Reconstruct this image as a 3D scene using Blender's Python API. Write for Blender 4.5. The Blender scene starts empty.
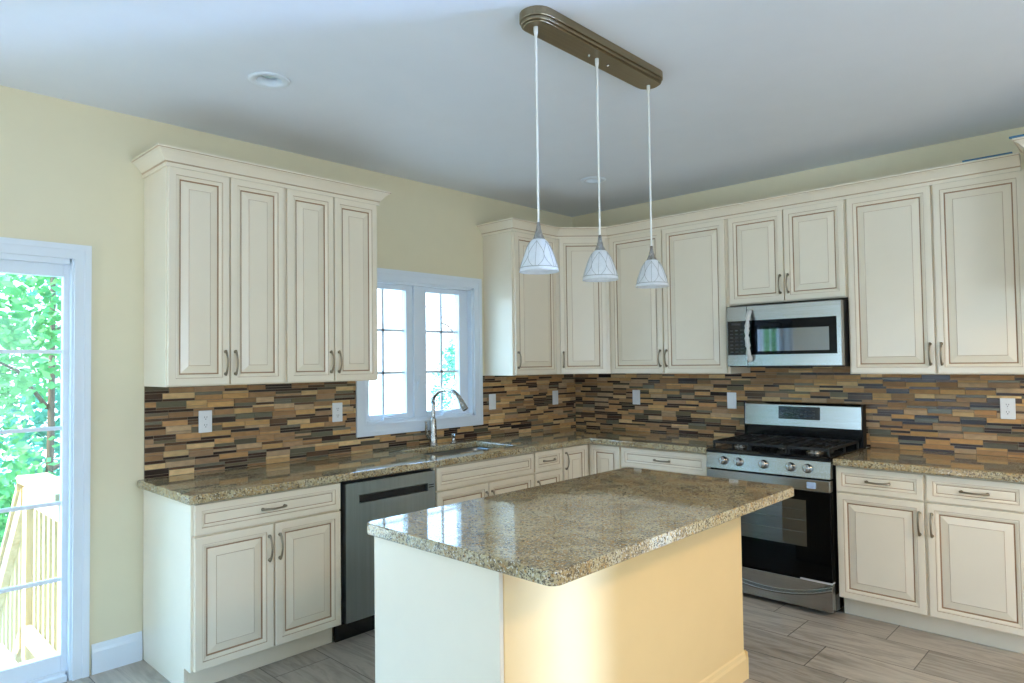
import bpy, math, random
from mathutils import Vector, Matrix
PI = math.pi
C = bpy.context.scene.collection
SC = bpy.context.scene

# ------------------------------------------------------------------ materials
def lin(r, g, b):
    f = lambda c: (c/255/12.92) if c/255 <= .04045 else ((c/255+.055)/1.055)**2.4
    return (f(r), f(g), f(b), 1)

class NT:
    def __init__(s, name):
        s.m = bpy.data.materials.new(name); s.m.use_nodes = True
        s.t = s.m.node_tree; s.n = s.t.nodes; s.l = s.t.links
        s.b = s.n['Principled BSDF']
    def new(s, typ, **kw):
        n = s.n.new(typ)
        for k, v in kw.items():
            if k.startswith('i_'):
                n.inputs[k[2:].replace('_', ' ')].default_value = v
            else: setattr(n, k, v)
        return n
    def link(s, a, b): s.l.new(a, b)
    def coord(s, scale=(1, 1, 1)):
        g = s.new('ShaderNodeNewGeometry'); mp = s.new('ShaderNodeMapping')
        mp.inputs['Scale'].default_value = scale
        s.link(g.outputs['Position'], mp.inputs['Vector'])
        return mp.outputs['Vector']
    def noise(s, vec, scale, detail=4, rough=.55, dist=0):
        n = s.new('ShaderNodeTexNoise')
        n.inputs['Scale'].default_value = scale; n.inputs['Detail'].default_value = detail
        n.inputs['Roughness'].default_value = rough; n.inputs['Distortion'].default_value = dist
        s.link(vec, n.inputs['Vector']); return n.outputs['Fac']
    def ramp(s, fac, stops, interp='LINEAR'):
        r = s.new('ShaderNodeValToRGB'); cr = r.color_ramp; cr.interpolation = interp
        while len(cr.elements) < len(stops): cr.elements.new(.5)
        for e, (p, c) in zip(cr.elements, stops): e.position = p; e.color = c
        s.link(fac, r.inputs['Fac']); return r.outputs['Color']
    def mix(s, fac, a, b, mode='MIX'):
        m = s.new('ShaderNodeMix', data_type='RGBA', blend_type=mode)
        for sock, v in ((m.inputs[0], fac), (m.inputs[6], a), (m.inputs[7], b)):
            if hasattr(v, 'node'): s.link(v, sock)
            else: sock.default_value = v
        return m.outputs[2]
    def math(s, op, a, b=0, c=0):
        m = s.new('ShaderNodeMath', operation=op)
        for i, v in enumerate((a, b, c)):
            if hasattr(v, 'node'): s.link(v, m.inputs[i])
            else: m.inputs[i].default_value = v
        return m.outputs[0]
    def bump(s, h, strength=.2, dist=.01):
        b = s.new('ShaderNodeBump'); b.inputs['Strength'].default_value = strength
        b.inputs['Distance'].default_value = dist
        s.link(h, b.inputs['Height']); s.link(b.outputs['Normal'], s.b.inputs['Normal'])

def paint(name, col, rough=.4, metal=0, var=.04, bump=0, spec=.5, coat=0, ior=1.5):
    """plain finish with a faint procedural mottling of tone"""
    t = NT(name)
    n = t.noise(t.coord(), 6, 3)
    d = tuple(c*(1-var) for c in col[:3])+(1,); u = tuple(min(1, c*(1+var)) for c in col[:3])+(1,)
    t.link(t.ramp(n, [(.3, d), (.7, u)]), t.b.inputs['Base Color'])
    t.b.inputs['Roughness'].default_value = rough; t.b.inputs['Metallic'].default_value = metal
    t.b.inputs['Specular IOR Level'].default_value = spec
    t.b.inputs['Coat Weight'].default_value = coat; t.b.inputs['IOR'].default_value = ior
    if bump: t.bump(t.noise(t.coord(), 180, 2), bump, .002)
    return t.m

def brushed(name, col, rough, stretch, metal=1, var=.08):
    t = NT(name)
    n = t.noise(t.coord(stretch), 1, 3)
    d = tuple(c*(1-var) for c in col[:3])+(1,); u = tuple(min(1, c*(1+var)) for c in col[:3])+(1,)
    t.link(t.ramp(n, [(.3, d), (.7, u)]), t.b.inputs['Base Color'])
    r = t.new('ShaderNodeMapRange'); t.link(n, r.inputs['Value'])
    r.inputs['To Min'].default_value = rough*.8; r.inputs['To Max'].default_value = rough*1.25
    t.link(r.outputs['Result'], t.b.inputs['Roughness'])
    t.b.inputs['Metallic'].default_value = metal
    t.bump(n, .03, .001)
    return t.m

def granite():
    t = NT('polished granite')
    v = t.coord()
    big = t.noise(v, 7, 5, .6, .6)
    base = t.ramp(big, [(.30, lin(132, 112, 78)), (.46, lin(172, 148, 104)), (.58, lin(188, 172, 134)), (.72, lin(144, 138, 118))])
    f = t.noise(v, 105, 3, .6)
    base = t.mix(t.ramp(f, [(.40, (1, 1, 1, 1)), (.50, (0, 0, 0, 1))]), base, lin(96, 82, 62))
    g = t.noise(v, 160, 2, .6)
    base = t.mix(t.ramp(g, [(.57, (0, 0, 0, 1)), (.64, (1, 1, 1, 1))]), base, lin(206, 198, 176))
    vo = t.new('ShaderNodeTexVoronoi'); vo.inputs['Scale'].default_value = 150; t.link(v, vo.inputs['Vector'])
    h = t.noise(v, 26, 3, .6)
    sp = t.math('MULTIPLY', t.math('LESS_THAN', vo.outputs['Distance'], .33), t.math('GREATER_THAN', h, .54))
    base = t.mix(sp, base, lin(66, 58, 48))
    gold = t.noise(v, 60, 2)
    base = t.mix(t.ramp(gold, [(.60, (0, 0, 0, 1)), (.68, (.7, .7, .7, 1))]), base, lin(176, 130, 70))
    t.link(base, t.b.inputs['Base Color'])
    t.b.inputs['Roughness'].default_value = .06; t.b.inputs['Specular IOR Level'].default_value = .6
    t.b.inputs['Coat Weight'].default_value = .3; t.b.inputs['Coat Roughness'].default_value = .02
    return t.m

def floor_tile():
    t = NT('porcelain plank floor')
    g = t.new('ShaderNodeNewGeometry'); s = t.new('ShaderNodeSeparateXYZ'); t.link(g.outputs['Position'], s.inputs[0])
    x, y = s.outputs['X'], s.outputs['Y']
    ry = t.math('DIVIDE', t.math('ADD', y, 10.1), .3)
    row = t.math('FLOOR', ry); fy = t.math('FRACT', ry)
    rx = t.math('DIVIDE', t.math('ADD', t.math('ADD', x, t.math('MULTIPLY', row, .2)), 12.1), .6)
    colm = t.math('FLOOR', rx); fx = t.math('FRACT', rx)
    def edge(fr, w):
        return t.math('LESS_THAN', t.math('MINIMUM', fr, t.math('SUBTRACT', 1, fr)), w)
    gr = t.math('MAXIMUM', edge(fy, .0085), edge(fx, .0042))
    cb = t.new('ShaderNodeCombineXYZ'); t.link(row, cb.inputs[0]); t.link(colm, cb.inputs[1])
    wn = t.new('ShaderNodeTexWhiteNoise', noise_dimensions='2D'); t.link(cb.outputs[0], wn.inputs['Vector'])
    off = t.new('ShaderNodeVectorMath', operation='SCALE'); t.link(wn.outputs['Color'], off.inputs[0]); off.inputs['Scale'].default_value = 9
    ad = t.new('ShaderNodeVectorMath', operation='ADD'); t.link(g.outputs['Position'], ad.inputs[0]); t.link(off.outputs[0], ad.inputs[1])
    mp = t.new('ShaderNodeMapping'); mp.inputs['Scale'].default_value = (1.1, 7, 1); mp.inputs['Rotation'].default_value = (0, 0, .12)
    t.link(ad.outputs[0], mp.inputs['Vector'])
    n = t.noise(mp.outputs[0], 1.6, 6, .6, .5)
    col = t.ramp(n, [(.28, lin(134, 123, 110)), (.42, lin(168, 157, 142)), (.52, lin(186, 175, 160)), (.60, lin(157, 146, 132)), (.75, lin(192, 182, 168))])
    tone = t.new('ShaderNodeMapRange'); t.link(wn.outputs['Value'], tone.inputs['Value'])
    tone.inputs['To Min'].default_value = .86; tone.inputs['To Max'].default_value = 1.06
    hs = t.new('ShaderNodeHueSaturation'); t.link(col, hs.inputs['Color']); t.link(tone.outputs[0], hs.inputs['Value'])
    out = t.mix(gr, hs.outputs[0], lin(96, 88, 80))
    t.link(out, t.b.inputs['Base Color'])
    t.b.inputs['Roughness'].default_value = .32
    t.bump(t.math('SUBTRACT', 1, gr), .25, .002)
    return t.m

def tile_mat(name, rough, spec, marble):
    t = NT(name)
    a = t.new('ShaderNodeAttribute', attribute_name='tile_tone')
    n = t.noise(t.coord((22, 22, 60)), 1, 4, .6)
    c = t.mix(t.ramp(n, [(.25, (0, 0, 0, 1)), (.75, (1, 1, 1, 1))]),
              (1-marble,)*3+(1,), (1+marble*.6,)*3+(1,))
    t.link(t.mix(1.0, a.outputs['Color'], c, 'MULTIPLY'), t.b.inputs['Base Color'])
    t.b.inputs['Roughness'].default_value = rough; t.b.inputs['Specular IOR Level'].default_value = spec
    return t.m

def window_glass(name='clear window glass', refl=1.0):
    t = NT(name); t.n.remove(t.b)
    o = t.n['Material Output']
    tr = t.new('ShaderNodeBsdfTransparent'); tr.inputs[0].default_value = (.97, .985, .98, 1)
    gl = t.new('ShaderNodeBsdfGlossy'); gl.inputs['Roughness'].default_value = .01
    lw = t.new('ShaderNodeLayerWeight'); lw.inputs['Blend'].default_value = .5
    fc = t.math('ADD', .03, t.math('MULTIPLY', .6, t.math('POWER', lw.outputs['Facing'], 5)))
    mx = t.new('ShaderNodeMixShader')
    t.link(fc, mx.inputs[0]); t.link(tr.outputs[0], mx.inputs[1]); t.link(gl.outputs[0], mx.inputs[2])
    t.link(mx.outputs[0], o.inputs['Surface'])
    return t.m

def leaf_mat(name, dark, light):
    t = NT(name)
    n = t.noise(t.coord(), 2.2, 4, .7)
    t.link(t.ramp(n, [(.3, dark), (.7, light)]), t.b.inputs['Base Color'])
    t.b.inputs['Roughness'].default_value = .5
    o = t.n['Material Output']
    tl = t.new('ShaderNodeBsdfTranslucent'); tl.inputs[0].default_value = tuple(min(.95, c*1.05) for c in light[:3])+(1,)
    mx = t.new('ShaderNodeMixShader'); mx.inputs[0].default_value = .42
    t.link(t.b.outputs[0], mx.inputs[1]); t.link(tl.outputs[0], mx.inputs[2]); t.link(mx.outputs[0], o.inputs['Surface'])
    return t.m

def shade_glass():
    t = NT('white frosted art glass')
    n = t.noise(t.coord(), 30, 4, .6, 1.5)
    t.link(t.ramp(n, [(.3, (.80, .82, .84, 1)), (.65, (.93, .94, .95, 1))]), t.b.inputs['Base Color'])
    t.b.inputs['Roughness'].default_value = .18
    o = t.n['Material Output']
    tl = t.new('ShaderNodeBsdfTranslucent'); tl.inputs[0].default_value = (.93, .95, .97, 1)
    mx = t.new('ShaderNodeMixShader'); mx.inputs[0].default_value = .45
    t.link(t.b.outputs[0], mx.inputs[1]); t.link(tl.outputs[0], mx.inputs[2]); t.link(mx.outputs[0], o.inputs['Surface'])
    return t.m

def wood(name, a, b, ax):
    t = NT(name)
    sc = [9, 9, 9]; sc[ax] = .8
    n = t.noise(t.coord(tuple(sc)), 3, 4, .6, .6)
    t.link(t.ramp(n, [(.3, a), (.7, b)]), t.b.inputs['Base Color'])
    t.b.inputs['Roughness'].default_value = .7
    return t.m

M = dict(
    cream=paint('cream island paint with warm light', lin(244, 210, 152), .24, var=.01),  # same cream as the walls, with warm light put into the colour
    wall=paint('cream wall paint', lin(226, 215, 183), .42, var=.012, bump=.04),
    ceil=paint('sky tinted white ceiling paint', lin(226, 230, 236), .7, var=.01, bump=.05),  # white ceiling, the blue of the sky light put into its colour
    trim=paint('white gloss trim paint', lin(222, 229, 236), .28, var=.01),
    cab=paint('ivory cabinet enamel', lin(236, 223, 200), .26, var=.012),
    glaze=paint('brown cabinet glaze', lin(158, 122, 88), .45, var=.15),
    glaze2=paint('thin tan cabinet glaze', lin(190, 164, 134), .45, var=.12),
    nickel=brushed('antique nickel', lin(150, 138, 118), .30, (60, 60, 60)),
    satin=brushed('brushed nickel faucet', lin(178, 174, 166), .26, (60, 60, 60)),
    canopy=brushed('antique brass canopy', lin(150, 136, 110), .34, (120, 2, 60)),
    steel=brushed('brushed stainless steel', lin(172, 172, 170), .20, (2, 60, 160)),
    steelv=brushed('stainless dishwasher front', lin(166, 178, 182), .30, (60, 60, 2)),
    sink=brushed('stainless sink', lin(150, 152, 152), .3, (40, 6, 40)),
    black=paint('black enamel', lin(12, 12, 13), .12, var=.1),
    blackm=paint('black matt plastic', lin(16, 16, 16), .55, var=.1),
    iron=paint('black cast iron', lin(22, 22, 22), .5, var=.2, bump=.2),
    bglass=paint('black oven glass', lin(5, 6, 7), .03, var=.1, spec=.15),
    owin=paint('smoked oven window glass', lin(26, 30, 28), .04, var=.08, ior=2.5),
    rack=paint('chrome oven rack', lin(150, 150, 146), .25, 1),
    film=paint('clouded plastic film', lin(206, 206, 202), .35, var=.1, bump=.3),
    bfilm=paint('blue protective film', lin(178, 200, 226), .3, var=.08),
    plate=paint('white outlet plastic', lin(235, 236, 236), .35, var=.01),
    slot=paint('dark outlet slot', lin(60, 60, 62), .6),
    tape=paint('blue masking tape', lin(56, 108, 142), .6, var=.1),
    granite=granite(), floor=floor_tile(),
    stone=tile_mat('stone mosaic strip', .55, .15, .22), gtile=tile_mat('glass mosaic strip', .20, .26, .12),
    grout=paint('beige tile grout', lin(150, 134, 112), .8, var=.05),
    glass=window_glass(), shade=shade_glass(),
    wire=paint('grey painted wire', lin(176, 176, 172), .4, .4),
    cord=paint('white pendant rod', lin(226, 224, 216), .4),
    lens=paint('frosted lamp lens', lin(196, 214, 216), .5),
    deckw=wood('weathered deck boards', lin(176, 166, 148), lin(200, 190, 170), 1),
    pine=wood('fresh pine railing', lin(180, 162, 122), lin(206, 188, 150), 2),
    bark=wood('tree bark', lin(70, 58, 46), lin(104, 90, 74), 2),
    leafa=leaf_mat('bright green leaves', lin(46, 108, 60), lin(116, 180, 112)),
    leafb=leaf_mat('mint green leaves', lin(40, 104, 80), lin(106, 172, 142)),
    leafc=leaf_mat('yellow green leaves', lin(92, 132, 60), lin(180, 190, 108)),
    leafd=leaf_mat('pinkish autumn leaves', lin(190, 140, 130), lin(226, 186, 176)),
    ground=paint('pale gravel ground', lin(206, 200, 188), .9, var=.08),
    display=paint('dark display glass', lin(14, 16, 18), .08),
    mark=paint('grey printed legend', lin(62, 62, 62), .5),
)

# ------------------------------------------------------------------ mesh builder
class MB:
    def __init__(s): s.v = []; s.f = []; s.m = []; s.sm = []
    def add(s, vs, fs, mi=0, smooth=False):
        o = len(s.v); s.v += [tuple(p) for p in vs]
        for f in fs:
            s.f.append(tuple(i+o for i in f)); s.m.append(mi); s.sm.append(smooth)
        return s
    def box(s, x0, x1, y0, y1, z0, z1, mi=0):
        vs = [(x, y, z) for z in (z0, z1) for y in (y0, y1) for x in (x0, x1)]
        return s.add(vs, [(0, 2, 3, 1), (4, 5, 7, 6), (0, 1, 5, 4), (2, 6, 7, 3), (0, 4, 6, 2), (1, 3, 7, 5)], mi)
    def prism(s, poly, z0, z1, mi=0, axis='z'):
        """poly CCW list of 2-D points"""
        n = len(poly)
        mk = {'z': lambda p, h: (p[0], p[1], h), 'x': lambda p, h: (h, p[0], p[1]), 'y': lambda p, h: (p[0], h, p[1])}[axis]
        vs = [mk(p, z0) for p in poly]+[mk(p, z1) for p in poly]
        fs = [tuple(reversed(range(n))), tuple(range(n, 2*n))]+[(i, (i+1) % n, n+(i+1) % n, n+i) for i in range(n)]
        if axis == 'y': fs = [tuple(reversed(f)) for f in fs]
        return s.add(vs, fs, mi)
    def tube(s, path, r, n=10, mi=0, caps=True):
        P = [Vector(p) for p in path]; R = r if isinstance(r, (list, tuple)) else [r]*len(P)
        up = None; rings = []
        for i, p in enumerate(P):
            d = (P[min(i+1, len(P)-1)]-P[max(i-1, 0)]).normalized()
            if up is None:
                up = Vector((0, 0, 1)) if abs(d.z) < .9 else Vector((1, 0, 0))
            a = d.cross(up).normalized(); up = a.cross(d).normalized()
            rings.append([p+R[i]*(math.cos(2*PI*k/n)*a+math.sin(2*PI*k/n)*up) for k in range(n)])
        vs = [q for rg in rings for q in rg]; fs = []
        for i in range(len(P)-1):
            for k in range(n):
                k2 = (k+1) % n
                fs.append((i*n+k, i*n+k2, (i+1)*n+k2, (i+1)*n+k))
        s.add(vs, fs, mi, True)
        if caps:
            s.add(rings[0], [tuple(reversed(range(n)))], mi); s.add(rings[-1], [tuple(range(n))], mi)
        return s
    def lathe(s, prof, c=(0, 0, 0), n=32, mi=0, axis='z', smooth=True, close=False):
        vs = []; fs = []
        for (r, h) in prof:
            for k in range(n):
                a = 2*PI*k/n; x, y = r*math.cos(a), r*math.sin(a)
                p = (x, y, h) if axis == 'z' else ((x, -h, y) if axis == 'y' else (h, x, y))
                vs.append((c[0]+p[0], c[1]+p[1], c[2]+p[2]))
        L = len(prof)
        for i in range(L-1 if not close else L):
            j = (i+1) % L
            for k in range(n):
                k2 = (k+1) % n; fs.append((i*n+k, i*n+k2, j*n+k2, j*n+k))
        return s.add(vs, fs, mi, smooth)
    def rings(s, x0, x1, z0, z1, steps, back, mi_cap=0):
        """profiled panel facing -Y: steps = [(inset, depth, material of the strip up to the next step)]"""
        vs = []; fs = []; ms = []
        for (i, d, m) in steps:
            vs += [(x0+i, d, z0+i), (x1-i, d, z0+i), (x1-i, d, z1-i), (x0+i, d, z1-i)]
        for k in range(len(steps)-1):
            for e in range(4):
                e2 = (e+1) % 4; fs.append((4*k+e, 4*k+e2, 4*k+4+e2, 4*k+4+e)); ms.append(steps[k][2])
        n = 4*(len(steps)-1); fs.append((n, n+1, n+2, n+3)); ms.append(mi_cap)
        o = len(s.v); s.v += vs
        for f, m in zip(fs, ms):
            s.f.append(tuple(q+o for q in f)); s.m.append(m); s.sm.append(False)
        # edges and back
        d = steps[0][1]
        s.add([(x0, d, z0), (x1, d, z0), (x1, d, z1), (x0, d, z1), (x0, back, z0), (x1, back, z0), (x1, back, z1), (x0, back, z1)],
              [(0, 4, 5, 1), (1, 5, 6, 2), (2, 6, 7, 3), (3, 7, 4, 0), (7, 6, 5, 4)], 0)
        return s
    def plate(s, us, ws, hole, t0, t1, mp, mi=0):
        """slab of grid cells with holes; mp(u, w, t) -> xyz"""
        nu, nw = len(us)-1, len(ws)-1
        keep = [[not hole((us[i]+us[i+1])/2, (ws[j]+ws[j+1])/2) for j in range(nw)] for i in range(nu)]
        idx = {}; vs = []; fs = []
        def V(i, j, t):
            k = (i, j, t)
            if k not in idx: idx[k] = len(vs); vs.append(mp(us[i], ws[j], (t0, t1)[t]))
            return idx[k]
        for i in range(nu):
            for j in range(nw):
                if not keep[i][j]: continue
                fs.append((V(i, j, 1), V(i+1, j, 1), V(i+1, j+1, 1), V(i, j+1, 1)))
                fs.append((V(i, j+1, 0), V(i+1, j+1, 0), V(i+1, j, 0), V(i, j, 0)))
                for (di, dj, a, b) in ((0, -1, (i, j), (i+1, j)), (1, 0, (i+1, j), (i+1, j+1)), (0, 1, (i+1, j+1), (i, j+1)), (-1, 0, (i, j+1), (i, j))):
                    ii, jj = i+di, j+dj
                    if not (0 <= ii < nu and 0 <= jj < nw and keep[ii][jj]):
                        fs.append((V(*a, 0), V(*b, 0), V(*b, 1), V(*a, 1)))
        return s.add(vs, fs, mi)
    def xf(s, mat, start=0):
        s.v[start:] = [tuple(mat @ Vector(p)) for p in s.v[start:]]; return s
    def build(s, name, mats, parent=None, bevel=0, seg=2, loc=(0, 0, 0), rotz=0, fix=True):
        me = bpy.data.meshes.new(name)
        me.from_pydata(s.v, [], s.f)
        for m in (mats if isinstance(mats, (list, tuple)) else [mats]): me.materials.append(m)
        me.polygons.foreach_set('material_index', s.m); me.polygons.foreach_set('use_smooth', s.sm)
        if fix:
            import bmesh
            bm = bmesh.new(); bm.from_mesh(me); bmesh.ops.recalc_face_normals(bm, faces=bm.faces); bm.to_mesh(me); bm.free()
        me.update()
        o = bpy.data.objects.new(name, me); C.objects.link(o)
        if parent: o.parent = parent
        o.location = loc; o.rotation_euler = (0, 0, rotz)
        if bevel:
            b = o.modifiers.new('soft edges', 'BEVEL'); b.width = bevel; b.segments = seg
            b.limit_method = 'ANGLE'; b.angle_limit = math.radians(9.5)
        return o

def tag(o, label, cat, group=None):
    o['label'] = label; o['category'] = cat
    if group: o['group'] = group
    return o
def thing(name, label, cat, loc=(0, 0, 0), rotz=0, group=None):
    o = bpy.data.objects.new(name, None); C.objects.link(o); o.empty_display_size = .1
    o.location = loc; o.rotation_euler = (0, 0, rotz)
    return tag(o, label, cat, group)
def struct(o, label=None, cat=None):
    o['kind'] = 'structure'
    if label: tag(o, label, cat)
    return o

# ------------------------------------------------------------------ room shell
XR, YF, ZC = 6.8, -8.0, 2.784
WIN = (-2.21, -1.225, 1.085, 2.06)          # y0, y1, z0, z1 of the sink window opening
DOOR = (-5.70, -3.864, 0.0, 2.018)           # patio door opening
FW2 = (3.7, 5.2, .55, 2.25)                  # second window added behind the camera for more light
RW = (-5.2, -2.6, .75, 2.2)                 # unseen window added in the right wall for fill light
FW = (.1, 2.0, .55, 2.25)                   # window added behind the camera for fill light
SL = (6.22, 6.56, .05, 2.05)                # slot added in the range wall to shape the island light band
def rect_hole(*rs): return lambda u, w: any(r[0] < u < r[1] and r[2] < w < r[3] for r in rs)
def grid(lo, hi, *vals): return sorted(set([lo, hi]+[v for v in vals if lo < v < hi]))

struct(MB().plate(grid(YF, 0, WIN[0], WIN[1], DOOR[0], DOOR[1]), grid(0, ZC+.12, WIN[2], WIN[3], DOOR[3]),
       rect_hole(WIN, DOOR), -.14, 0, lambda u, w, t: (t, u, w)).build('wall_left', M['wall']),
       'cream painted wall holding the sink window and the glazed patio door', 'wall')
struct(MB().plate(grid(-.14, XR+.14, SL[0], SL[1]), grid(0, ZC+.12, SL[2], SL[3]), rect_hole(SL), .14, 0, lambda u, w, t: (u, t, w))
       .build('wall_back', M['wall']), 'cream painted wall behind the gas range', 'wall')
struct(MB().plate(grid(YF, 0, RW[0], RW[1]), grid(0, ZC+.12, RW[2], RW[3]), rect_hole(RW), XR+.14, XR, lambda u, w, t: (t, u, w))
       .build('wall_right', M['wall']), 'cream painted wall right of the frame', 'wall')
struct(MB().plate(grid(-.14, XR+.14, FW[0], FW[1], FW2[0], FW2[1]), grid(0, ZC+.12, FW[2], FW[3]), rect_hole(FW, FW2), YF-.14, YF, lambda u, w, t: (u, t, w))
       .build('wall_front', M['wall']), 'cream painted wall behind the viewer', 'wall')
struct(MB().box(-.14, XR+.14, YF-.14, .14, -.12, 0).build('floor', M['floor']), 'grey brown porcelain plank tile floor', 'floor')
DL = [(.906, -3.322), (.891, -.873)]
holes = [(x-.055, x+.055, y-.055, y+.055) for x, y in DL]
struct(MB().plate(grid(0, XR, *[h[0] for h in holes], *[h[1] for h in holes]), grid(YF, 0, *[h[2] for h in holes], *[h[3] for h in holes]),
       rect_hole(*holes), ZC+.12, ZC, lambda u, w, t: (u, w, t)).build('ceiling', M['ceil']), 'smooth white ceiling with blue sky light tinted into its paint', 'ceiling')
# roof slab keeps daylight out above the downlight cans
struct(MB().box(-.5, XR+.5, YF-.5, .5, ZC+.14, ZC+.22).build('trim_1', M['trim']), 'roof deck above the ceiling', 'roof')

def base_profile():
    return [(0, 0), (.016, 0), (.016, .105), (.011, .118), (.009, .135), (.004, .142), (0, .142)]
bb = MB().prism([(p[0], p[1]) for p in base_profile()], -3.785, -3.56, axis='y')
struct(bb.build('baseboard_left', M['trim']), 'short white baseboard between patio door and corner cabinet end', 'baseboard')

# ------------------------------------------------------------------ sink window
def casing(mb, y0, y1, z0, z1, w, bottom=True, t=.019):
    """picture frame moulding on the x = 0 wall around opening (y0,y1,z0,z1); two steps"""
    def frame(a, b, th0, th1):
        o = [(y0-b, z0-b), (y1+b, z0-b), (y1+b, z1+b), (y0-b, z1+b)]
        i = [(y0-a, z0-a), (y1+a, z0-a), (y1+a, z1+a), (y0-a, z1+a)]
        if not bottom:
            o[0] = (o[0][0], z0); o[1] = (o[1][0], z0); i[0] = (i[0][0], z0); i[1] = (i[1][0], z0)
        vs = [(x, p[0], p[1]) for x in (th0, th1) for p in o+i]
        fs = []
        for k in range(4):
            if k == 0 and not bottom: continue
            k2 = (k+1) % 4
            fs += [(8+k, 8+k2, 12+k2, 12+k), (k, k2, 8+k2, 8+k), (4+k, 12+k, 12+k2, 4+k2), (k, 4+k, 4+k2, k2)]
        if not bottom: fs += [(0, 8, 12, 4), (1, 5, 13, 9)]
        mb.add(vs, fs)
    frame(0, w*.62, .0, t*.7); frame(w*.58, w, .0, t); frame(-.004, w*.1, 0, t*.85)
    return mb
def slab(mb, y0, y1, z0, z1, x0, x1): return mb.box(x0, x1, y0, y1, z0, z1)

w1 = bpy.data.objects.new('window_1', None); C.objects.link(w1); w1.location = (0, -1.72, 1.085)
struct(w1, 'white double casement window with grilles above the sink', 'window')
off = Vector((0, 1.72, -1.085))
def wpart(mb, name, mat, parent=w1, bevel=0):
    mb.v = [tuple(Vector(p)+off) for p in mb.v]; return mb.build(name, mat, parent, bevel)
wpart(casing(MB(), WIN[0], WIN[1], WIN[2], WIN[3], .072), 'casing', M['trim'])
fr = MB()                                    # jamb box and centre mullion
slab(fr, WIN[0], WIN[0]+.022, WIN[2], WIN[3], -.14, .0); slab(fr, WIN[1]-.022, WIN[1], WIN[2], WIN[3], -.14, .0)
slab(fr, WIN[0], WIN[1], WIN[2], WIN[2]+.022, -.14, .0); slab(fr, WIN[0], WIN[1], WIN[3]-.022, WIN[3], -.14, .0)
slab(fr, -1.775, -1.712, WIN[2]+.02, WIN[3]-.02, -.13, -.028)
wpart(fr, 'frame', M['trim'])
for (a, b) in ((-2.188, -1.775), (-1.712, -1.247)):
    g0, g1 = (-2.145, -1.832) if a < -2 else (-1.652, -1.332)
    z0, z1, q0, q1 = WIN[2]+.022, WIN[3]-.022, 1.142, 2.002
    sm = MB()
    slab(sm, a, g0, z0, z1, -.10, -.045); slab(sm, g1, b, z0, z1, -.10, -.045)
    slab(sm, g0, g1, z0, q0, -.10, -.045); slab(sm, g0, g1, q1, z1, -.10, -.045)
    sash = wpart(sm, 'sash', M['trim'], bevel=.003)
    mu = MB(); c = (g0+g1)/2 if a > -2 else -2.014
    slab(mu, c-.0085, c+.0085, q0, q1, -.078, -.066)
    for z in (1.425, 1.72): slab(mu, g0, g1, z-.0085, z+.0085, -.078, -.066)
    m = mu; m.v = [tuple(Vector(p)+off) for p in m.v]; m.build('grille', M['trim'], sash)
    gm = MB(); slab(gm, g0, g1, q0, q1, -.084, -.080); gm.v = [tuple(Vector(p)+off) for p in gm.v]; gm.build('pane', M['glass'], sash)
    # folding crank on the sill of each sash, lock lever on the side stile
    cm = MB(); yc = c+.02
    cm.box(-.045, -.012, yc-.06, yc+.06, WIN[2]+.022, WIN[2]+.036)
    cm.tube([(-.03, yc+.045, WIN[2]+.04), (-.022, yc+.01, WIN[2]+.047), (-.018, yc-.03, WIN[2]+.044), (-.016, yc-.055, WIN[2]+.042)], [.006, .006, .005, .007], 8)
    wpart(cm, 'crank_handle', M['trim'])
lm = MB(); lm.box(-.028, -.020, -1.752, -1.735, 1.29, 1.36)
lm.tube([(-.018, -1.744, 1.33), (-.008, -1.744, 1.36), (-.006, -1.744, 1.40)], [.006, .006, .007], 8)
wpart(lm, 'lock_lever', M['trim'])

# ------------------------------------------------------------------ patio door
d1 = bpy.data.objects.new('door_1', None); C.objects.link(d1); d1.location = (0, -4.78, 0)
struct(d1, 'white sliding glass patio door opening on the wooden deck', 'door')
off = Vector((0, 4.78, 0))
def dpart(mb, name, mat, parent=d1, bevel=0):
    mb.v = [tuple(Vector(p)+off) for p in mb.v]; return mb.build(name, mat, parent, bevel)
dpart(casing(MB(), DOOR[0], DOOR[1], DOOR[2], DOOR[3], .066, bottom=False), 'casing', M['trim'])
fr = MB()
slab(fr, DOOR[0], DOOR[0]+.03, 0, DOOR[3], -.14, -.0); slab(fr, DOOR[1]-.014, DOOR[1], 0, DOOR[3], -.14, -.0)
slab(fr, DOOR[0]+.03, DOOR[1]-.022, DOOR[3]-.03, DOOR[3], -.14, -.0); slab(fr, DOOR[0]+.03, DOOR[1]-.022, .0, .028, -.14, -.0)
slab(fr, DOOR[0]+.03, DOOR[1]-.022, .028, .040, -.04, -.03)
dpart(fr, 'frame', M['trim'])
for (a, b, xa, xb) in ((-4.86, -3.872, -.085, -.040), (-5.67, -4.80, -.15, -.10)):
    g0, g1, q0, q1 = a+.075, b-.030, .118, 1.930
    sm = MB(); slab(sm, a, g0, .03, 1.990, xa, xb); slab(sm, g1, b, .03, 1.990, xa, xb)
    slab(sm, g0, g1, .03, q0, xa, xb); slab(sm, g0, g1, q1, 1.990, xa, xb)
    p = dpart(sm, 'panel', M['trim'], bevel=.003)
    xm = (xa+xb)/2; mu = MB()
    for k in (1, 2):
        yy = g0+(g1-g0)*k/3; slab(mu, yy-.009, yy+.009, q0, q1, xm-.008, xm+.008)
    for z in (.472, .836, 1.196, 1.566): slab(mu, g0, g1, z-.009, z+.009, xm-.008, xm+.008)
    mu.v = [tuple(Vector(q)+off) for q in mu.v]; mu.build('grille', M['trim'], p)
    gm = MB(); slab(gm, g0, g1, q0, q1, xm-.014, xm-.010); gm.v = [tuple(Vector(q)+off) for q in gm.v]; gm.build('pane', M['glass'], p)

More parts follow.
